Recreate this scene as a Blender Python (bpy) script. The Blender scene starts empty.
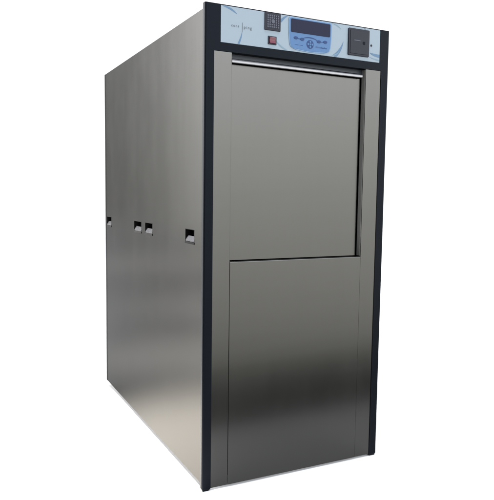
import bpy, bmesh, math, random
from mathutils import Vector, Matrix
random.seed(4)
C = bpy.context.scene.collection
sc = bpy.context.scene

# ------------------------------------------------------------------ dimensions (metres)
W, D, H = 0.752, 1.347, 1.65        # cabinet width, depth, height
Z0 = 0.026                          # underside of the side panels
ZT = 1.634                          # top edge of the side panels

# ------------------------------------------------------------------ materials
def new_mat(name):
    m = bpy.data.materials.new(name)
    m.use_nodes = True
    nt = m.node_tree
    return m, nt, nt.nodes['Principled BSDF']

def nd(nt, typ, **kw):
    n = nt.nodes.new(typ)
    for k, v in kw.items():
        setattr(n, k, v)
    return n

def coords(nt, scale):
    tc = nd(nt, 'ShaderNodeTexCoord')
    mp = nd(nt, 'ShaderNodeMapping')
    mp.inputs['Scale'].default_value = scale
    nt.links.new(tc.outputs['Object'], mp.inputs['Vector'])
    return mp.outputs['Vector']

def plain(name, col, rough=0.5, metal=0.0, spec=0.5, wear=0.06, scale=60.0, bump=0.0):
    m, nt, b = new_mat(name)
    v = coords(nt, (scale, scale, scale))
    n = nd(nt, 'ShaderNodeTexNoise')
    n.inputs['Scale'].default_value = 1.0
    n.inputs['Detail'].default_value = 4
    nt.links.new(v, n.inputs['Vector'])
    mx = nd(nt, 'ShaderNodeMix', data_type='RGBA')
    mx.inputs[6].default_value = (*[c * (1 - wear) for c in col], 1)
    mx.inputs[7].default_value = (*[min(1, c * (1 + wear)) for c in col], 1)
    nt.links.new(n.outputs['Fac'], mx.inputs[0])
    nt.links.new(mx.outputs[2], b.inputs['Base Color'])
    mr = nd(nt, 'ShaderNodeMapRange')
    mr.inputs[3].default_value = max(0.02, rough - 0.06)
    mr.inputs[4].default_value = min(1, rough + 0.06)
    nt.links.new(n.outputs['Fac'], mr.inputs[0])
    nt.links.new(mr.outputs[0], b.inputs['Roughness'])
    b.inputs['Metallic'].default_value = metal
    b.inputs['Specular IOR Level'].default_value = spec
    if bump:
        bp = nd(nt, 'ShaderNodeBump')
        bp.inputs['Strength'].default_value = bump
        bp.inputs['Distance'].default_value = 0.001
        nt.links.new(n.outputs['Fac'], bp.inputs['Height'])
        nt.links.new(bp.outputs[0], b.inputs['Normal'])
    return m

def brushed(name, col, rough=0.3, tint=0.5, grain_axis='z'):
    """brushed stainless sheet: long fine grain, faint oil-canning waves"""
    m, nt, b = new_mat(name)
    L = nt.links
    g = coords(nt, (420, 420, 3.0))
    n1 = nd(nt, 'ShaderNodeTexNoise')
    n1.inputs['Scale'].default_value = 1.0
    n1.inputs['Detail'].default_value = 3
    L.new(g, n1.inputs['Vector'])
    v2 = coords(nt, (.9, .9, 8.0))
    n2 = nd(nt, 'ShaderNodeTexNoise')
    n2.inputs['Scale'].default_value = 1.0
    n2.inputs['Detail'].default_value = 2
    L.new(v2, n2.inputs['Vector'])
    v3 = coords(nt, (14, 14, 1.4))
    n3 = nd(nt, 'ShaderNodeTexNoise')
    n3.inputs['Scale'].default_value = 1.0
    n3.inputs['Detail'].default_value = 5
    L.new(v3, n3.inputs['Vector'])
    mx = nd(nt, 'ShaderNodeMix', data_type='RGBA')
    mx.inputs[6].default_value = (*[c * 0.96 for c in col], 1)
    mx.inputs[7].default_value = (*[c * 1.04 for c in col], 1)
    av = nd(nt, 'ShaderNodeMath', operation='ADD')
    L.new(n1.outputs['Fac'], av.inputs[0])
    L.new(n3.outputs['Fac'], av.inputs[1])
    hf = nd(nt, 'ShaderNodeMath', operation='MULTIPLY')
    L.new(av.outputs[0], hf.inputs[0])
    hf.inputs[1].default_value = 0.5
    L.new(hf.outputs[0], mx.inputs[0])
    L.new(mx.outputs[2], b.inputs['Base Color'])
    mr = nd(nt, 'ShaderNodeMapRange')
    mr.inputs[3].default_value = rough - 0.014
    mr.inputs[4].default_value = rough + 0.014
    L.new(n3.outputs['Fac'], mr.inputs[0])
    # handling smudges: slightly duller patches
    v4 = coords(nt, (5.5, 5.5, 3.5))
    n4 = nd(nt, 'ShaderNodeTexNoise')
    n4.inputs['Scale'].default_value = 1.0
    n4.inputs['Detail'].default_value = 7
    n4.inputs['Roughness'].default_value = 0.62
    L.new(v4, n4.inputs['Vector'])
    sm = nd(nt, 'ShaderNodeMapRange')
    sm.inputs[1].default_value = 0.42
    sm.inputs[2].default_value = 0.70
    sm.inputs[3].default_value = 0.0
    sm.inputs[4].default_value = 0.018
    L.new(n4.outputs['Fac'], sm.inputs[0])
    ro = nd(nt, 'ShaderNodeMath', operation='ADD')
    L.new(mr.outputs[0], ro.inputs[0])
    L.new(sm.outputs[0], ro.inputs[1])
    L.new(ro.outputs[0], b.inputs['Roughness'])
    b.inputs['Metallic'].default_value = 1.0
    b.inputs['Specular Tint'].default_value = (tint, tint, tint, 1)
    bp1 = nd(nt, 'ShaderNodeBump')
    bp1.inputs['Strength'].default_value = 0.10
    bp1.inputs['Distance'].default_value = 0.0006
    L.new(n1.outputs['Fac'], bp1.inputs['Height'])
    bp2 = nd(nt, 'ShaderNodeBump')
    bp2.inputs['Strength'].default_value = 0.075
    bp2.inputs['Distance'].default_value = 0.004
    L.new(n2.outputs['Fac'], bp2.inputs['Height'])
    L.new(bp1.outputs[0], bp2.inputs['Normal'])
    L.new(bp2.outputs[0], b.inputs['Normal'])
    return m

M = {}
M['steel'] = brushed('brushed_steel', (0.0565, 0.0560, 0.0545), 0.23, 0.48)
M['black'] = plain('black_powder_coat', (0.0016, 0.0020, 0.0032), 0.40, 0, 0.075, 0.2, 300, 0.15)
M['black'].node_tree.nodes['Principled BSDF'].inputs['Specular Tint'].default_value = (.56, .67, .88, 1)
M['black_in'] = plain('dark_recess', (0.004, 0.004, 0.0045), 0.7, 0, 0.06, 0.2, 80)
M['lit_wall'] = plain('lit_wall_grey', (0.15, 0.155, 0.15), 0.5, 0, 0.2, 0.08, 60)  # pale grey that stands in for light on the recess wall
M['slate'] = plain('slate_coat', (0.022, 0.027, 0.036), 0.45, 0, 0.2, 0.15, 90)
M['chrome'] = plain('polished_aluminium', (0.135, 0.134, 0.138), 0.30, 1, 0.5, 0.04, 90)
M['paddle'] = plain('bright_latch_metal', (0.017, 0.0175, 0.023), 0.27, 1, 0.5, 0.08, 120)
M['face'] = plain('pale_blue_foil', (0.19, 0.235, 0.28), 0.42, 0, 0.15, 0.03, 40)
M['blade'] = plain('mid_blue_print', (0.070, 0.128, 0.205), 0.42, 0, 0.15, 0.10, 60)
M['blade2'] = plain('soft_blue_print', (0.122, 0.182, 0.235), 0.42, 0, 0.15, 0.05, 60)
M['grey_print'] = plain('grey_print', (0.04, 0.055, 0.068), 0.5, 0, 0.4, 0.1, 60)
M['pad'] = plain('keypad_blue', (0.052, 0.115, 0.235), 0.40, 0, 0.15, 0.05, 60)
M['pad_rim'] = plain('keypad_rim_blue', (0.115, 0.190, 0.295), 0.40, 0, 0.15, 0.05, 60)
M['pad_btn'] = plain('button_navy', (0.012, 0.034, 0.105), 0.45, 0, 0.15, 0.1, 90)
M['lcd'] = plain('dark_display_glass', (0.010, 0.012, 0.028), 0.2, 0, 0.05, 0.1, 30)
M['charcoal'] = plain('charcoal_plastic', (0.007, 0.008, 0.016), 0.40, 0, 0.14, 0.15, 200, 0.1)
M['grille'] = plain('grille_grey_blue', (0.028, 0.034, 0.055), 0.5, 0, 0.4, 0.3, 250)
M['red'] = plain('red_rocker', (0.095, 0.012, 0.026), 0.35, 0, 0.5, 0.1, 100)
M['sheet'] = plain('white_sheet', (0.90, 0.90, 0.895), 0.8, 0, 0.2, 0.01, 6)
M['dark_band_slab'] = plain('dark_band_coat', (0.0125, 0.0155, 0.0115), 0.65, 0, 0.10, 0.35, 9)  # dark tone of the added slab mirrored in the lower panel

# ------------------------------------------------------------------ mesh helpers
def box(bm, x0, x1, y0, y1, z0, z1, bev=0.0, seg=2, edges=None):
    t = bmesh.new()
    bmesh.ops.create_cube(t, size=1.0)
    for v in t.verts:
        v.co = Vector((x0 + (v.co.x + .5) * (x1 - x0), y0 + (v.co.y + .5) * (y1 - y0), z0 + (v.co.z + .5) * (z1 - z0)))
    if bev:
        es = t.edges[:] if edges is None else [e for e in t.edges if edges(e)]
        bmesh.ops.bevel(t, geom=es, offset=bev, segments=seg, profile=0.5, affect='EDGES')
    merge(bm, t)

def merge(bm, t):
    me = bpy.data.meshes.new('tmp')
    t.to_mesh(me)
    t.free()
    bm.from_mesh(me)
    bpy.data.meshes.remove(me)

def prism(bm, pts, y0, y1, bev=0.0, seg=2, mat=0):
    """closed outline pts (x, z) extruded from y0 (front) to y1"""
    t = bmesh.new()
    vs = [t.verts.new((x, y0, z)) for x, z in pts]
    f = t.faces.new(vs)
    r = bmesh.ops.extrude_face_region(t, geom=[f])
    nv = [g for g in r['geom'] if isinstance(g, bmesh.types.BMVert)]
    for v in nv:
        v.co.y = y1
    bmesh.ops.recalc_face_normals(t, faces=t.faces[:])
    if bev:
        es = [e for e in t.edges if all(abs(v.co.y - y0) < 1e-6 for v in e.verts)]
        bmesh.ops.bevel(t, geom=es, offset=bev, segments=seg, profile=0.5, affect='EDGES')
    for q in t.faces:
        q.material_index = mat
    merge(bm, t)

def extrude_profile(bm, pts, z0, z1):
    """outline pts (x, y) extruded along z"""
    t = bmesh.new()
    vs = [t.verts.new((x, y, z0)) for x, y in pts]
    f = t.faces.new(vs)
    r = bmesh.ops.extrude_face_region(t, geom=[f])
    for g in r['geom']:
        if isinstance(g, bmesh.types.BMVert):
            g.co.z = z1
    bmesh.ops.recalc_face_normals(t, faces=t.faces[:])
    merge(bm, t)

def rrect(x0, x1, z0, z1, r, n=5):
    pts = []
    for cx, cz, a0 in ((x1 - r, z1 - r, 0), (x0 + r, z1 - r, 90), (x0 + r, z0 + r, 180), (x1 - r, z0 + r, 270)):
        for i in range(n + 1):
            a = math.radians(a0 + 90 * i / n)
            pts.append((cx + r * math.cos(a), cz + r * math.sin(a)))
    return pts

def disc(cx, cz, rx, rz=None, n=28):
    rz = rz or rx
    return [(cx + rx * math.cos(2 * math.pi * i / n), cz + rz * math.sin(2 * math.pi * i / n)) for i in range(n)]

def stroke(p0, p1, p2, w0, wm, w1, n=14):
    """tapered blade along a quadratic curve (x, z)"""
    a, b = [], []
    for i in range(n + 1):
        t = i / n
        x = (1-t)**2*p0[0] + 2*t*(1-t)*p1[0] + t*t*p2[0]
        z = (1-t)**2*p0[1] + 2*t*(1-t)*p1[1] + t*t*p2[1]
        dx = 2*(1-t)*(p1[0]-p0[0]) + 2*t*(p2[0]-p1[0])
        dz = 2*(1-t)*(p1[1]-p0[1]) + 2*t*(p2[1]-p1[1])
        l = math.hypot(dx, dz) or 1
        w = (w0*(1-t)**2 + 2*wm*t*(1-t) + w1*t*t) / 2
        a.append((x - dz/l*w, z + dx/l*w))
        b.append((x + dz/l*w, z - dx/l*w))
    return a + b[::-1]

def obj(name, bm, mats, parent=None, smooth=False):
    me = bpy.data.meshes.new(name)
    bmesh.ops.recalc_face_normals(bm, faces=bm.faces[:]) if not smooth else None
    bm.to_mesh(me)
    bm.free()
    for m in (mats if isinstance(mats, (list, tuple)) else [mats]):
        me.materials.append(m)
    o = bpy.data.objects.new(name, me)
    C.objects.link(o)
    if parent:
        o.parent = parent
    if smooth:
        for p in me.polygons:
            p.use_smooth = True
    return o

# ------------------------------------------------------------------ the cabinet
cab = bpy.data.objects.new('sterilizer_cabinet', None)
C.objects.link(cab)
cab['label'] = 'tall brushed steel sterilizer cabinet with black corner posts and pale blue control panel'
cab['category'] = 'sterilizer'

# --- black corner posts (rounded lower ends)
def post(x0, x1, outer):
    bm = bmesh.new()
    c = 0.0045
    yb = 0.0185
    if outer < 0:
        prof = [(x0, yb), (x0, c), (x0 + c * .35, c * .35), (x0 + c, 0), (x1, 0), (x1, yb)]
    else:
        prof = [(x0, yb), (x0, 0), (x1 - c, 0), (x1 - c * .35, c * .35), (x1, c), (x1, yb)]
    extrude_profile(bm, prof, 0.009, H)
    # tapered foot end
    t = bmesh.new()
    ins = 0.006
    lo = [(min(max(x, x0 + ins), x1 - ins), min(max(y, 0.0035), yb)) for x, y in prof]
    v1 = [t.verts.new((x, y, 0.0092)) for x, y in prof]
    v0 = [t.verts.new((x, y, 0.0)) for x, y in lo]
    n = len(prof)
    for i in range(n):
        t.faces.new((v0[i], v0[(i+1) % n], v1[(i+1) % n], v1[i]))
    t.faces.new(v0[::-1]); t.faces.new(v1)
    bmesh.ops.remove_doubles(t, verts=t.verts[:], dist=1e-5)
    merge(bm, t)
    return obj('corner_post', bm, M['black'], cab)
post(0.0, 0.0335, -1)
post(W - 0.0345, W, 1)

# --- header that carries the control panel
bm = bmesh.new()
box(bm, 0.03352, W - 0.03452, 0.0, 0.05, 1.5005, H)
obj('header_rail', bm, M['black'], cab)

# --- control panel
bm = bmesh.new()
px0, px1, pz0, pz1 = 0.0555, 0.7065, 1.5285, 1.6465
prism(bm, rrect(px0, px1, pz0, pz1, .0012, 2), -0.0016, 0.0005, 0.0004, 1, 0)
YF = -0.0016
n_ink = [0]
def ink(pts, mat):
    n_ink[0] += 1
    pts = [(min(max(x, px0 + .0006), px1 - .0006), min(max(z, pz0 + .0008), pz1 - .0008)) for x, z in pts]
    prism(bm, pts, YF - .0002 - .00004 * n_ink[0], YF + 0.0002, 0, 1, mat)
ink(stroke((.0615, 1.6452), (.090, 1.6425), (.113, 1.6255), .002, .011, .002), 1)
ink(stroke((.1195, 1.5292), (.131, 1.550), (.1335, 1.573), .007, .006, .001), 1)
ink(stroke((.2795, 1.6235), (.2900, 1.6370), (.3065, 1.6455), .010, .008, .003), 1)
ink(stroke((.2600, 1.5600), (.2760, 1.5390), (.3080, 1.5292), .002, .009, .003), 2)
ink(stroke((.4885, 1.6455), (.5120, 1.6430), (.5300, 1.6290), .002, .006, .001), 2)
ink(stroke((.5010, 1.5293), (.5290, 1.5480), (.5410, 1.5860), .014, .013, .001), 1)
ink(stroke((.4870, 1.5294), (.5080, 1.5350), (.5240, 1.5470), .001, .006, .001), 2)
ink(stroke((.6620, 1.5600), (.6800, 1.5530), (.7060, 1.5525), .002, .011, .011), 1)
ink(stroke((.6600, 1.5450), (.6800, 1.5390), (.7060, 1.5370), .001, .004, .005), 2)
ink(disc(.6355, 1.6432, .0042, .0018, 16), 3)
# little lettering either side of a tall thin stroke
ink(stroke((.1338, 1.5705), (.1338, 1.585), (.1338, 1.6000), .0006, .0020, .0006), 3)
panel = obj('control_panel', bm, [M['face'], M['blade'], M['blade2'], M['grey_print']], cab)

def lettering(name, txt, x, z, size, y, mat, parent, spacing=1.0, shear=0.0):
    cu = bpy.data.curves.new(name, 'FONT')
    cu.body = txt
    cu.size = size
    cu.space_character = spacing
    cu.extrude = 0.00015
    cu.shear = shear
    o = bpy.data.objects.new('tmp_text', cu)
    C.objects.link(o)
    dg = bpy.context.evaluated_depsgraph_get()
    me = bpy.data.meshes.new_from_object(o.evaluated_get(dg))
    bpy.data.objects.remove(o)
    me.transform(Matrix.Translation((x, y, z)) @ Matrix.Rotation(math.radians(90), 4, 'X'))
    me.materials.clear()
    me.materials.append(mat)
    q = bpy.data.objects.new(name, me)
    C.objects.link(q)
    q.parent = parent
    return q
lettering('logo_lettering', 'cons', .0930, 1.5830, .0128, YF - .0004, M['grey_print'], panel, 1.25)
lettering('logo_lettering', 'ping', .1390, 1.5815, .0145, YF - .0004, M['grey_print'], panel, 1.28)

# keyhole beside the printer
bm = bmesh.new()
prism(bm, disc(.6665, 1.5870, .0042), YF - .0012, YF + .001, .0004, 1)
prism(bm, rrect(.6658, .6672, 1.5847, 1.5893, .0004, 2), YF - .0016, YF - .0008)
obj('key_lock', bm, M['charcoal'], panel)

# --- ventilation grille
bm = bmesh.new()
gx0, gx1, gz0, gz1 = .2165, .2785, 1.5880, 1.6475
gz1 = 1.6462
prism(bm, rrect(gx0, gx1, gz0, gz1, .002, 3), YF - .003, YF + .001, .0008, 2, 0)
grille = obj('vent_grille', bm, M['charcoal'], cab)
bm = bmesh.new()
n = 6
ix0, ix1, iz0, iz1 = gx0 + .008, gx1 - .006, gz0 + .008, gz1 - .006
for i in range(n):
    for j in range(n):
        if (i in (2, 3) and j in (2, 3)):
            continue
        cw, ch = (ix1 - ix0) / n, (iz1 - iz0) / n
        x, z = ix0 + i * cw, iz0 + j * ch
        box(bm, x + cw*.14, x + cw*.86, YF - .0042, YF - .0026, z + ch*.14, z + ch*.86, .0004, 1)
prism(bm, disc((ix0 + ix1) / 2, (iz0 + iz1) / 2, .0072), YF - .0045, YF - .0026, .0005, 1)
obj('grille_mesh', bm, M['grille'], grille)

# --- power switch
bm = bmesh.new()
prism(bm, rrect(.2310, .2640, 1.5415, 1.5695, .002, 3), YF - .0025, YF + .001, .0007, 2)
sw = obj('power_switch', bm, M['charcoal'], cab)
bm = bmesh.new()
t = [(-.0022, 1.5455), (-.0062, 1.5460), (-.0040, 1.5558), (-.0062, 1.5652), (-.0022, 1.5658)]
tb = bmesh.new()
vs = [tb.verts.new((.2362, YF + y, z)) for y, z in t]
f = tb.faces.new(vs)
r = bmesh.ops.extrude_face_region(tb, geom=[f])
for g in r['geom']:
    if isinstance(g, bmesh.types.BMVert):
        g.co.x = .2588
bmesh.ops.recalc_face_normals(tb, faces=tb.faces[:])
bmesh.ops.bevel(tb, geom=tb.edges[:], offset=.0005, segments=1, affect='EDGES')
merge(bm, tb)
obj('rocker', bm, M['red'], sw)

# --- keypad with display
def pad_outline(gx, gz):
    x0, x1, zt, zb = .3145 - gx, .4865 + gx, 1.6425 + gz, 1.5345 - gz
    pts = [(x0 + .006, zt), (x0 + .002, zt - .002), (x0, zt - .007), (x0 + .0005, 1.590), (x0 + .0035, 1.556), (x0 + .008, 1.545), (x0 + .018, 1.539)]
    for i in range(1, 12):
        u = i / 12
        pts.append((x0 + .018 + (x1 - x0 - .036) * u, 1.539 - gz - .0045 * math.sin(math.pi * u)))
    pts += [(x1 - .018, 1.539), (x1 - .008, 1.545), (x1 - .0035, 1.556), (x1 - .0005, 1.590), (x1, zt - .007), (x1 - .002, zt - .002), (x1 - .006, zt)]
    return pts
bm = bmesh.new()
prism(bm, pad_outline(.0035, .0022), YF - .0018, YF + .001, .0009, 2, 1)
prism(bm, pad_outline(0, -.0012), YF - .0024, YF, .0006, 2, 0)
YK = YF - .0024
kp = obj('keypad', bm, [M['pad'], M['pad_rim']], cab)
bm = bmesh.new()
prism(bm, [(x, z) for x, z in rrect(.3195, .4815, 1.5935, 1.6385, .004, 4)], YK - .0012, YK + .0004, .0005, 2)
obj('display_screen', bm, M['lcd'], kp)
bm = bmesh.new()
prism(bm, disc(.3985, 1.5595, .0150, .0150, 32), YK - .0005, YK + .0003, .0002, 1)
for i, (dx, dz) in enumerate(((0, .0085), (-.0085, 0), (.0085, 0), (0, -.0085), (0, 0))):
    prism(bm, rrect(.3985 + dx - .0033, .3985 + dx + .0033, 1.5595 + dz - .0033, 1.5595 + dz + .0033, .0014, 2), YK - .0016, YK - .0003, .0003, 1, 1)
obj('button_cluster', bm, [M['pad_btn'], M['pad']], kp)
for bx, bz in ((.3400, 1.5755), (.3655, 1.5735), (.4345, 1.5730), (.4615, 1.5745)):
    bm = bmesh.new()
    prism(bm, disc(bx, bz, .0088, .0050, 24), YK - .0012, YK + .0003, .0004, 1)
    obj('button', bm, M['pad_btn'], kp)
bm = bmesh.new()
def kink(pts, lift=.0003):
    prism(bm, pts, YK - lift, YK + .0002)
kink(stroke((.332, 1.5765), (.352, 1.571), (.372, 1.5755), .001, .004, .002))
kink(stroke((.368, 1.5765), (.3985, 1.5890), (.430, 1.5750), .002, .006, .002))
kink(stroke((.428, 1.5745), (.448, 1.5700), (.470, 1.5765), .001, .004, .001))
prism(bm, disc(.4240, 1.5535, .0022), YK - .0004, YK + .0002)
for i in range(9):
    prism(bm, rrect(.4300 + i * .0046, .4330 + i * .0046, 1.5505, 1.5505 + (.0040 if i % 3 else .0054), .0004, 1), YK - .0003, YK + .0002)
for i in range(7):
    prism(bm, rrect(.3365 + i * .0050, .3392 + i * .0050, 1.5512, 1.5532, .0004, 1), YK - .0003, YK + .0002)
obj('button_print', bm, M['pad_btn'], kp)

# --- printer
bm = bmesh.new()
prism(bm, rrect(.5610, .6545, 1.5425, 1.6385, .003, 3), YF - .0050, YF + .001, .0010, 2)
pr = obj('printer', bm, M['charcoal'], cab)
bm = bmesh.new()
prism(bm, rrect(.5680, .6475, 1.5490, 1.6320, .002, 3), YF - .0066, YF - .0045, .0007, 2)
obj('printer_cover', bm, M['charcoal'], pr)
bm = bmesh.new()
prism(bm, rrect(.5835, .6120, 1.5945, 1.5975, .0010, 2), YF - .0076, YF - .0060, .0003, 1)
obj('paper_slot', bm, M['grille'], pr)
bm = bmesh.new()
prism(bm, rrect(.6230, .6340, 1.5840, 1.5950, .002, 3), YF - .0076, YF - .0060, .0005, 1)
obj('release_button', bm, M['black'], pr)

# --- steel stiles either side of the door, folded back into the recess
SY = 0.0022
def stile(xo, xi):
    bm = bmesh.new()
    s = 1 if xi > xo else -1
    # front sheet with a small fold radius at the inner edge
    r = .0012
    prof = [(xo, SY), (xi - s * r, SY)]
    for i in range(1, 5):
        a = math.pi / 2 * i / 4
        prof.append((xi - s * r + s * r * math.sin(a), SY + r - r * math.cos(a)))
    prof += [(xi, .066), (xi - s * .0014, .066), (xi - s * .0014, SY + .0032), (xo, SY + .0016)]
    extrude_profile(bm, prof, .0085, 1.4995)
    return obj('stile', bm, M['steel'], cab)
stile(.0342, .0985)
stile(W - .0352, .6490)

# --- added pale strip, its grey standing in for light on the recess wall
bm = bmesh.new()
box(bm, .6474, .6488, .0046, .0262, .8035, 1.4990, .0003, 1)
obj('lit_wall_strip', bm, M['lit_wall'], cab)

# --- lower panel
bm = bmesh.new()
lx0, lx1 = .0994, .6478
r = .0034
prof = [(0.0012 + .0225, .8015), (0.0012 + r, .8015)]
for i in range(1, 5):
    a = math.pi / 2 * i / 4
    prof.append((.0012 + r - r * math.sin(a), .8015 - r + r * math.cos(a)))
prof += [(.0012, .0085), (.0030, .0085), (.0030, .7990), (.0012 + .0225, .7990)]
t = bmesh.new()
vs = [t.verts.new((lx0, y, z)) for y, z in prof]
f = t.faces.new(vs)
rr = bmesh.ops.extrude_face_region(t, geom=[f])
for g in rr['geom']:
    if isinstance(g, bmesh.types.BMVert):
        g.co.x = lx1
bmesh.ops.recalc_face_normals(t, faces=t.faces[:])
merge(bm, t)
obj('lower_panel', bm, M['steel'], cab)

# --- door in its recess
DY = .0225
bm = bmesh.new()
box(bm, .1045, .6385, DY, DY + .032, .8022, 1.4678, .0018, 2, lambda e: all(abs(v.co.y - DY) < 1e-6 for v in e.verts))
door = obj('door', bm, M['steel'], cab)
# handle lip along the door's top edge
bm = bmesh.new()
hy0, hz0, hz1 = .0050, 1.4682, 1.4828
prof = [(DY + .02, hz0 + .002), (DY + .02, hz1), (hy0 + .007, hz1)]
for i in range(1, 15):
    a = math.pi / 2 * i / 14
    prof.append((hy0 + .007 - .007 * math.sin(a), hz1 - .009 + .009 * math.cos(a)))
prof += [(hy0, hz0 + .0018), (hy0 + .0018, hz0), (hy0 + .006, hz0 + .0005), (hy0 + .008, hz0 + .002)]
t = bmesh.new()
vs = [t.verts.new((.1010, y, z)) for y, z in prof]
f = t.faces.new(vs)
rr = bmesh.ops.extrude_face_region(t, geom=[f])
for g in rr['geom']:
    if isinstance(g, bmesh.types.BMVert):
        g.co.x = .6360
bmesh.ops.recalc_face_normals(t, faces=t.faces[:])
merge(bm, t)
obj('handle_bar', bm, M['chrome'], door)

# --- dark backing added behind the door to block light leaks and darken gaps
bm = bmesh.new()
box(bm, .0990, .6485, .066, .070, .79, 1.4998)
box(bm, .0345, .7165, .0705, .0725, .0085, 1.4998)
obj('dark_gap_backing', bm, M['black_in'], cab)
bm = bmesh.new()
box(bm, .0990, .6470, .0260, .0290, 1.4835, 1.5002)
obj('recess_baffle', bm, M['slate'], cab)

# --- side panels, four recessed latches on the visible side
LAT = [(.0900, .1760), (.5570, .6560), (.7120, .8200), (1.2290, 1.3180)]
LZ0, LZ1 = .8620, .9050
def side_panel(x0, x1, cut):
    bm = bmesh.new()
    y0, y1 = .0187, D
    ys = [y0, y1]
    zs = [Z0, ZT]
    if cut:
        ys = sorted([y0, y1] + [v for l in LAT for v in l])
        zs = [Z0, LZ0, LZ1, ZT]
    holes = set()
    for i in range(len(ys) - 1):
        for j in range(len(zs) - 1):
            if cut and j == 1 and any(abs(ys[i] - a) < 1e-6 for a, b in LAT):
                continue
            vv = [(ys[i], zs[j]), (ys[i+1], zs[j]), (ys[i+1], zs[j+1]), (ys[i], zs[j+1])]
            f = bm.faces.new([bm.verts.new((x0, y, z)) for y, z in vv])
    bmesh.ops.remove_doubles(bm, verts=bm.verts[:], dist=1e-6)
    r = bmesh.ops.extrude_face_region(bm, geom=bm.faces[:])
    for g in r['geom']:
        if isinstance(g, bmesh.types.BMVert):
            g.co.x = x1
    return obj('side_panel', bm, M['steel'], cab)
side_panel(.0030, .0046, True)
side_panel(W - .0030, W - .0046, False)

for k, (ya, yb) in enumerate(LAT):
    bm = bmesh.new()
    # open cup set into the panel
    t = bmesh.new()
    xo, xi = .0028, .030
    q = lambda x: [(x, ya, LZ0), (x, yb, LZ0), (x, yb, LZ1), (x, ya, LZ1)]
    a = [t.verts.new(p) for p in q(xo)]
    b = [t.verts.new(p) for p in q(xi)]
    for i in range(4):
        t.faces.new((a[i], a[(i+1) % 4], b[(i+1) % 4], b[i]))
    t.faces.new(b)
    merge(bm, t)
    # folded lip under the cup, a hair proud of the sheet
    box(bm, .0012, .0029, ya - .001, yb + .001, LZ0 - .0075, LZ0)
    box(bm, .0024, .0029, ya - .001, yb + .001, LZ1, LZ1 + .0012)
    lt = obj('panel_latch', bm, M['black_in'], cab)
    bm = bmesh.new()
    zc = LZ0 + (LZ1 - LZ0) * .52
    t = bmesh.new()
    prof = [(.0032, LZ0 + .0005), (.0026, LZ0 + .004), (.0100, zc - .002), (.0130, zc - .004), (.0060, LZ0 + .0005)]
    vs = [t.verts.new((x, ya + .005, z)) for x, z in prof]
    f = t.faces.new(vs)
    rr = bmesh.ops.extrude_face_region(t, geom=[f])
    for g in rr['geom']:
        if isinstance(g, bmesh.types.BMVert):
            g.co.y = yb - .005
    bmesh.ops.recalc_face_normals(t, faces=t.faces[:])
    merge(bm, t)
    obj('latch_paddle', bm, M['paddle'], lt)

# --- folded strip down the rear edge
bm = bmesh.new()
box(bm, .0021, .0029, D - .018, D - .0002, Z0 + .0005, ZT - .0005)
obj('rear_edge_strip', bm, M['steel'], cab)

# --- back, top and base sheets
bm = bmesh.new()
box(bm, .0048, W - .0048, D - .0035, D - .0015, Z0 + .001, ZT - .001)
obj('back_panel', bm, M['steel'], cab)
bm = bmesh.new()
box(bm, .0048, W - .0048, .0505, D - .0037, ZT - .006, ZT - .003)
obj('top_panel', bm, M['steel'], cab)
bm = bmesh.new()
box(bm, .0048, W - .0048, .0740, D - .0037, Z0 + .004, Z0 + .007)
obj('base_panel', bm, M['steel'], cab)
# rear feet under the base
for fx in (.08, W - .08):
    bm = bmesh.new()
    bmesh.ops.create_cone(bm, cap_ends=True, segments=20, radius1=.022, radius2=.018, depth=Z0 + .004,
                          matrix=Matrix.Translation((fx, D - .12, (Z0 + .004) / 2)))
    obj('foot', bm, M['black_in'], cab)

# ------------------------------------------------------------------ the surface it stands on, plus an added dark slab
def slab(pts, z0, z1):
    bm = bmesh.new()
    vs = [bm.verts.new((x, y, z1)) for x, y in pts]
    f = bm.faces.new(vs)
    r = bmesh.ops.extrude_face_region(bm, geom=[f])
    for g in r['geom']:
        if isinstance(g, bmesh.types.BMVert):
            g.co.z = z0
    return bm
o = obj('ground_sheet', slab([(-5, -.51), (34, -.51), (34, 40), (-5, 40)], -.003, 0), M['sheet'])
o['kind'] = 'structure'
o = obj('dark_band_slab', slab([(-5.4, -1.42), (4.6, -1.42), (4.6, 3), (-5.4, 3)], -.06, -.0032), M['dark_band_slab'])  # added out of view, mirrored as the lower panel's dark band
o['kind'] = 'structure'

# ------------------------------------------------------------------ light: bright surround shaped for the steel's reflections, added fill lamps
w = bpy.data.worlds.new('World')
sc.world = w
w.use_nodes = True
nt = w.node_tree
bg = nt.nodes['Background']
tc = nd(nt, 'ShaderNodeTexCoord')
sx = nd(nt, 'ShaderNodeSeparateXYZ')
nt.links.new(tc.outputs['Generated'], sx.inputs[0])
def remap(sock, a, b, c=0.0, d=1.0, smooth=False):
    n = nd(nt, 'ShaderNodeMapRange')
    if smooth:
        n.interpolation_type = 'SMOOTHSTEP'
    for k, v in enumerate((a, b, c, d)):
        n.inputs[k + 1].default_value = v
    nt.links.new(sock, n.inputs[0])
    return n.outputs[0]
zz = remap(sx.outputs['Z'], -1, 1)
def ramp(els, K=8.0):
    n = nd(nt, 'ShaderNodeValToRGB')
    n.color_ramp.interpolation = 'LINEAR'
    r = n.color_ramp
    while len(r.elements) < len(els):
        r.elements.new(.5)
    for e, (z, c) in zip(r.elements, els):
        e.position = (z + 1) / 2
        e.color = (*[x / K for x in c], 1)
    nt.links.new(zz, n.inputs[0])
    return n.outputs[0]
back = ramp([(-1, (1.1, 1.1, 1.08)), (0, (1.15, 1.16, 1.14)), (.40, (1.15, 1.17, 1.2)), (.52, (.30, .32, .36)), (1, (.20, .22, .26))])
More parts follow.
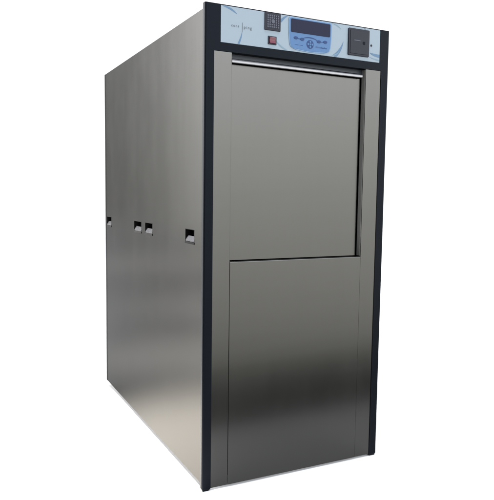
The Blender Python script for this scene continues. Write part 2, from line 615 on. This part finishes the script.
front = ramp([(-1, (.5, .48, .44)), (-.42, (.6, .6, .54)), (-.33, (1.3, 1.3, 1.2)), (-.27, (1.75, 1.75, 1.62)), (-.13, (2.95, 2.93, 2.75)), (0, (3.55, 3.55, 3.37)), (.16, (5.2, 5.3, 5.2)), (.34, (7.0, 7.2, 7.5)), (.48, (1.2, 1.3, 1.6)), (1, (.20, .22, .26))])
left = ramp([(-1, (0, 0, 0)), (-.35, (.4, .38, .34)), (-.16, (7, 6.9, 6.5)), (0, (8, 8, 7.7)), (.12, (11, 11, 10.8)), (.26, (15.9, 15.8, 15.9)), (.36,(15.9,15.8,15.95)), (.42, (2.4, 2.4, 2.7)), (1, (0, 0, 0))], 16)
ny = nd(nt, 'ShaderNodeMath', operation='MULTIPLY'); ny.inputs[1].default_value = -1
nx = nd(nt, 'ShaderNodeMath', operation='MULTIPLY'); nx.inputs[1].default_value = -1
nt.links.new(sx.outputs['Y'], ny.inputs[0]); nt.links.new(sx.outputs['X'], nx.inputs[0])
dt = nd(nt, 'ShaderNodeVectorMath', operation='DOT_PRODUCT'); dt.inputs[1].default_value = (.47, -.88, 0)
nt.links.new(tc.outputs['Generated'], dt.inputs[0])
fw = remap(dt.outputs['Value'], .35, .80, 0, 1, True)
lwx = remap(nx.outputs[0], .28, .54, 0, 1, True)
lwy = remap(sx.outputs['Y'], .05, .55, 0, 1, True)
lwm = nd(nt, 'ShaderNodeMath', operation='MULTIPLY')
nt.links.new(lwx, lwm.inputs[0]); nt.links.new(lwy, lwm.inputs[1])
lw = lwm.outputs[0]
mx = nd(nt, 'ShaderNodeMix', data_type='RGBA')
nt.links.new(fw, mx.inputs[0]); dm = nd(nt, 'ShaderNodeVectorMath', operation='SCALE')
nt.links.new(back, dm.inputs[0]); nt.links.new(remap(nx.outputs[0], .03, .20, 1.0, .30, True), dm.inputs['Scale'])
nt.links.new(dm.outputs[0], mx.inputs[6]); nt.links.new(front, mx.inputs[7])
ad = nd(nt, 'ShaderNodeMix', data_type='RGBA', blend_type='ADD')
lw2 = nd(nt, 'ShaderNodeVectorMath', operation='SCALE'); nt.links.new(left, lw2.inputs[0]); lw2.inputs['Scale'].default_value = 2.7; nt.links.new(lw, ad.inputs[0]); nt.links.new(mx.outputs[2], ad.inputs[6]); nt.links.new(lw2.outputs[0], ad.inputs[7])
nt.links.new(ad.outputs[2], bg.inputs['Color'])
bg.inputs['Strength'].default_value = 8.0

def lamp(name, kind, loc, target, power, col=(1, 1, 1), **kw):
    l = bpy.data.lights.new(name, kind)
    l.energy = power
    l.color = col
    for k, v in kw.items():
        setattr(l, k, v)
    o = bpy.data.objects.new(name, l)
    C.objects.link(o)
    o.location = loc
    o.rotation_euler = (Vector(target) - Vector(loc)).to_track_quat('-Z', 'Y').to_euler()
    return o
lamp('side_pool_fill', 'SPOT', (-1.0, 3.1, 3.0), (-.28, .25, 0), 9500, (1, .93, .83), spot_size=math.radians(22.5), spot_blend=1.0, shadow_soft_size=.25)  # added spot: warm pool on the sheet, mirrored low on the side panel
lamp('mid_sheet_fill', 'SPOT', (-3.4, 2.4, 2.8), (-2.15, 3.1, 0), 3000, (1, .97, .92), spot_size=math.radians(42), spot_blend=1.0, shadow_soft_size=.25)  # added spot: brightens the sheet mirrored midway up the side panel
lamp('near_sheet_fill', 'SPOT', (-2.4, 1.5, 2.6), (-.98, 1.65, 0), 1900, (1, .96, .90), spot_size=math.radians(30), spot_blend=1.0, shadow_soft_size=.25)  # added spot: fills the side reflection just above the warm pool
lamp('far_sheet_fill', 'SPOT', (-5.0, 6.0, 4.0), (-3.2, 6.6, 0), 3800, (1, .97, .92), spot_size=math.radians(48), spot_blend=1.0, shadow_soft_size=.3)  # added spot: lightens the side panel's reflection towards the horizon
lamp('overhead_fill', 'AREA', (.55, -.45, 4.2), (.5, -.2, 0), 125, (1, 1, 1), shape='RECTANGLE', size=2.2, size_y=1.2)  # added lamp: keeps the sheet in front of the cabinet white
lamp('back_fill', 'AREA', (1.2, 3.6, 4.0), (1.2, 1.6, 0), 150, (1, 1, 1), shape='RECTANGLE', size=4.0, size_y=2.5)  # added lamp: lifts the contact shadow right of the cabinet

# ------------------------------------------------------------------ camera
p = [621.5177552581797, 0.46447323082082836, -0.0903252307519449, 0.013369234338231954, -0.796568890950112, -1.915243900226357, 1.033673045143236]
a, b, c = p[1:4]
f = Vector((math.sin(a) * math.cos(b), math.cos(a) * math.cos(b), math.sin(b)))
rt = Vector((math.cos(a), -math.sin(a), 0))
up = rt.cross(f)
r2 = math.cos(c) * rt + math.sin(c) * up
u2 = -math.sin(c) * rt + math.cos(c) * up
cam = bpy.data.cameras.new('camera')
co = bpy.data.objects.new('camera', cam)
C.objects.link(co)
m = Matrix.Identity(4)
for i in range(3):
    m[i][0], m[i][1], m[i][2], m[i][3] = r2[i], u2[i], -f[i], p[4 + i]
co.matrix_world = m
cam.sensor_fit = 'HORIZONTAL'
cam.sensor_width = 36
cam.lens = p[0] / 494 * 36
cam.clip_start = .05
cam.clip_end = 200
sc.camera = co

sc.view_settings.view_transform = 'Standard'
sc.view_settings.look = 'None'
sc.view_settings.exposure = 0.12
sc.view_settings.gamma = 1
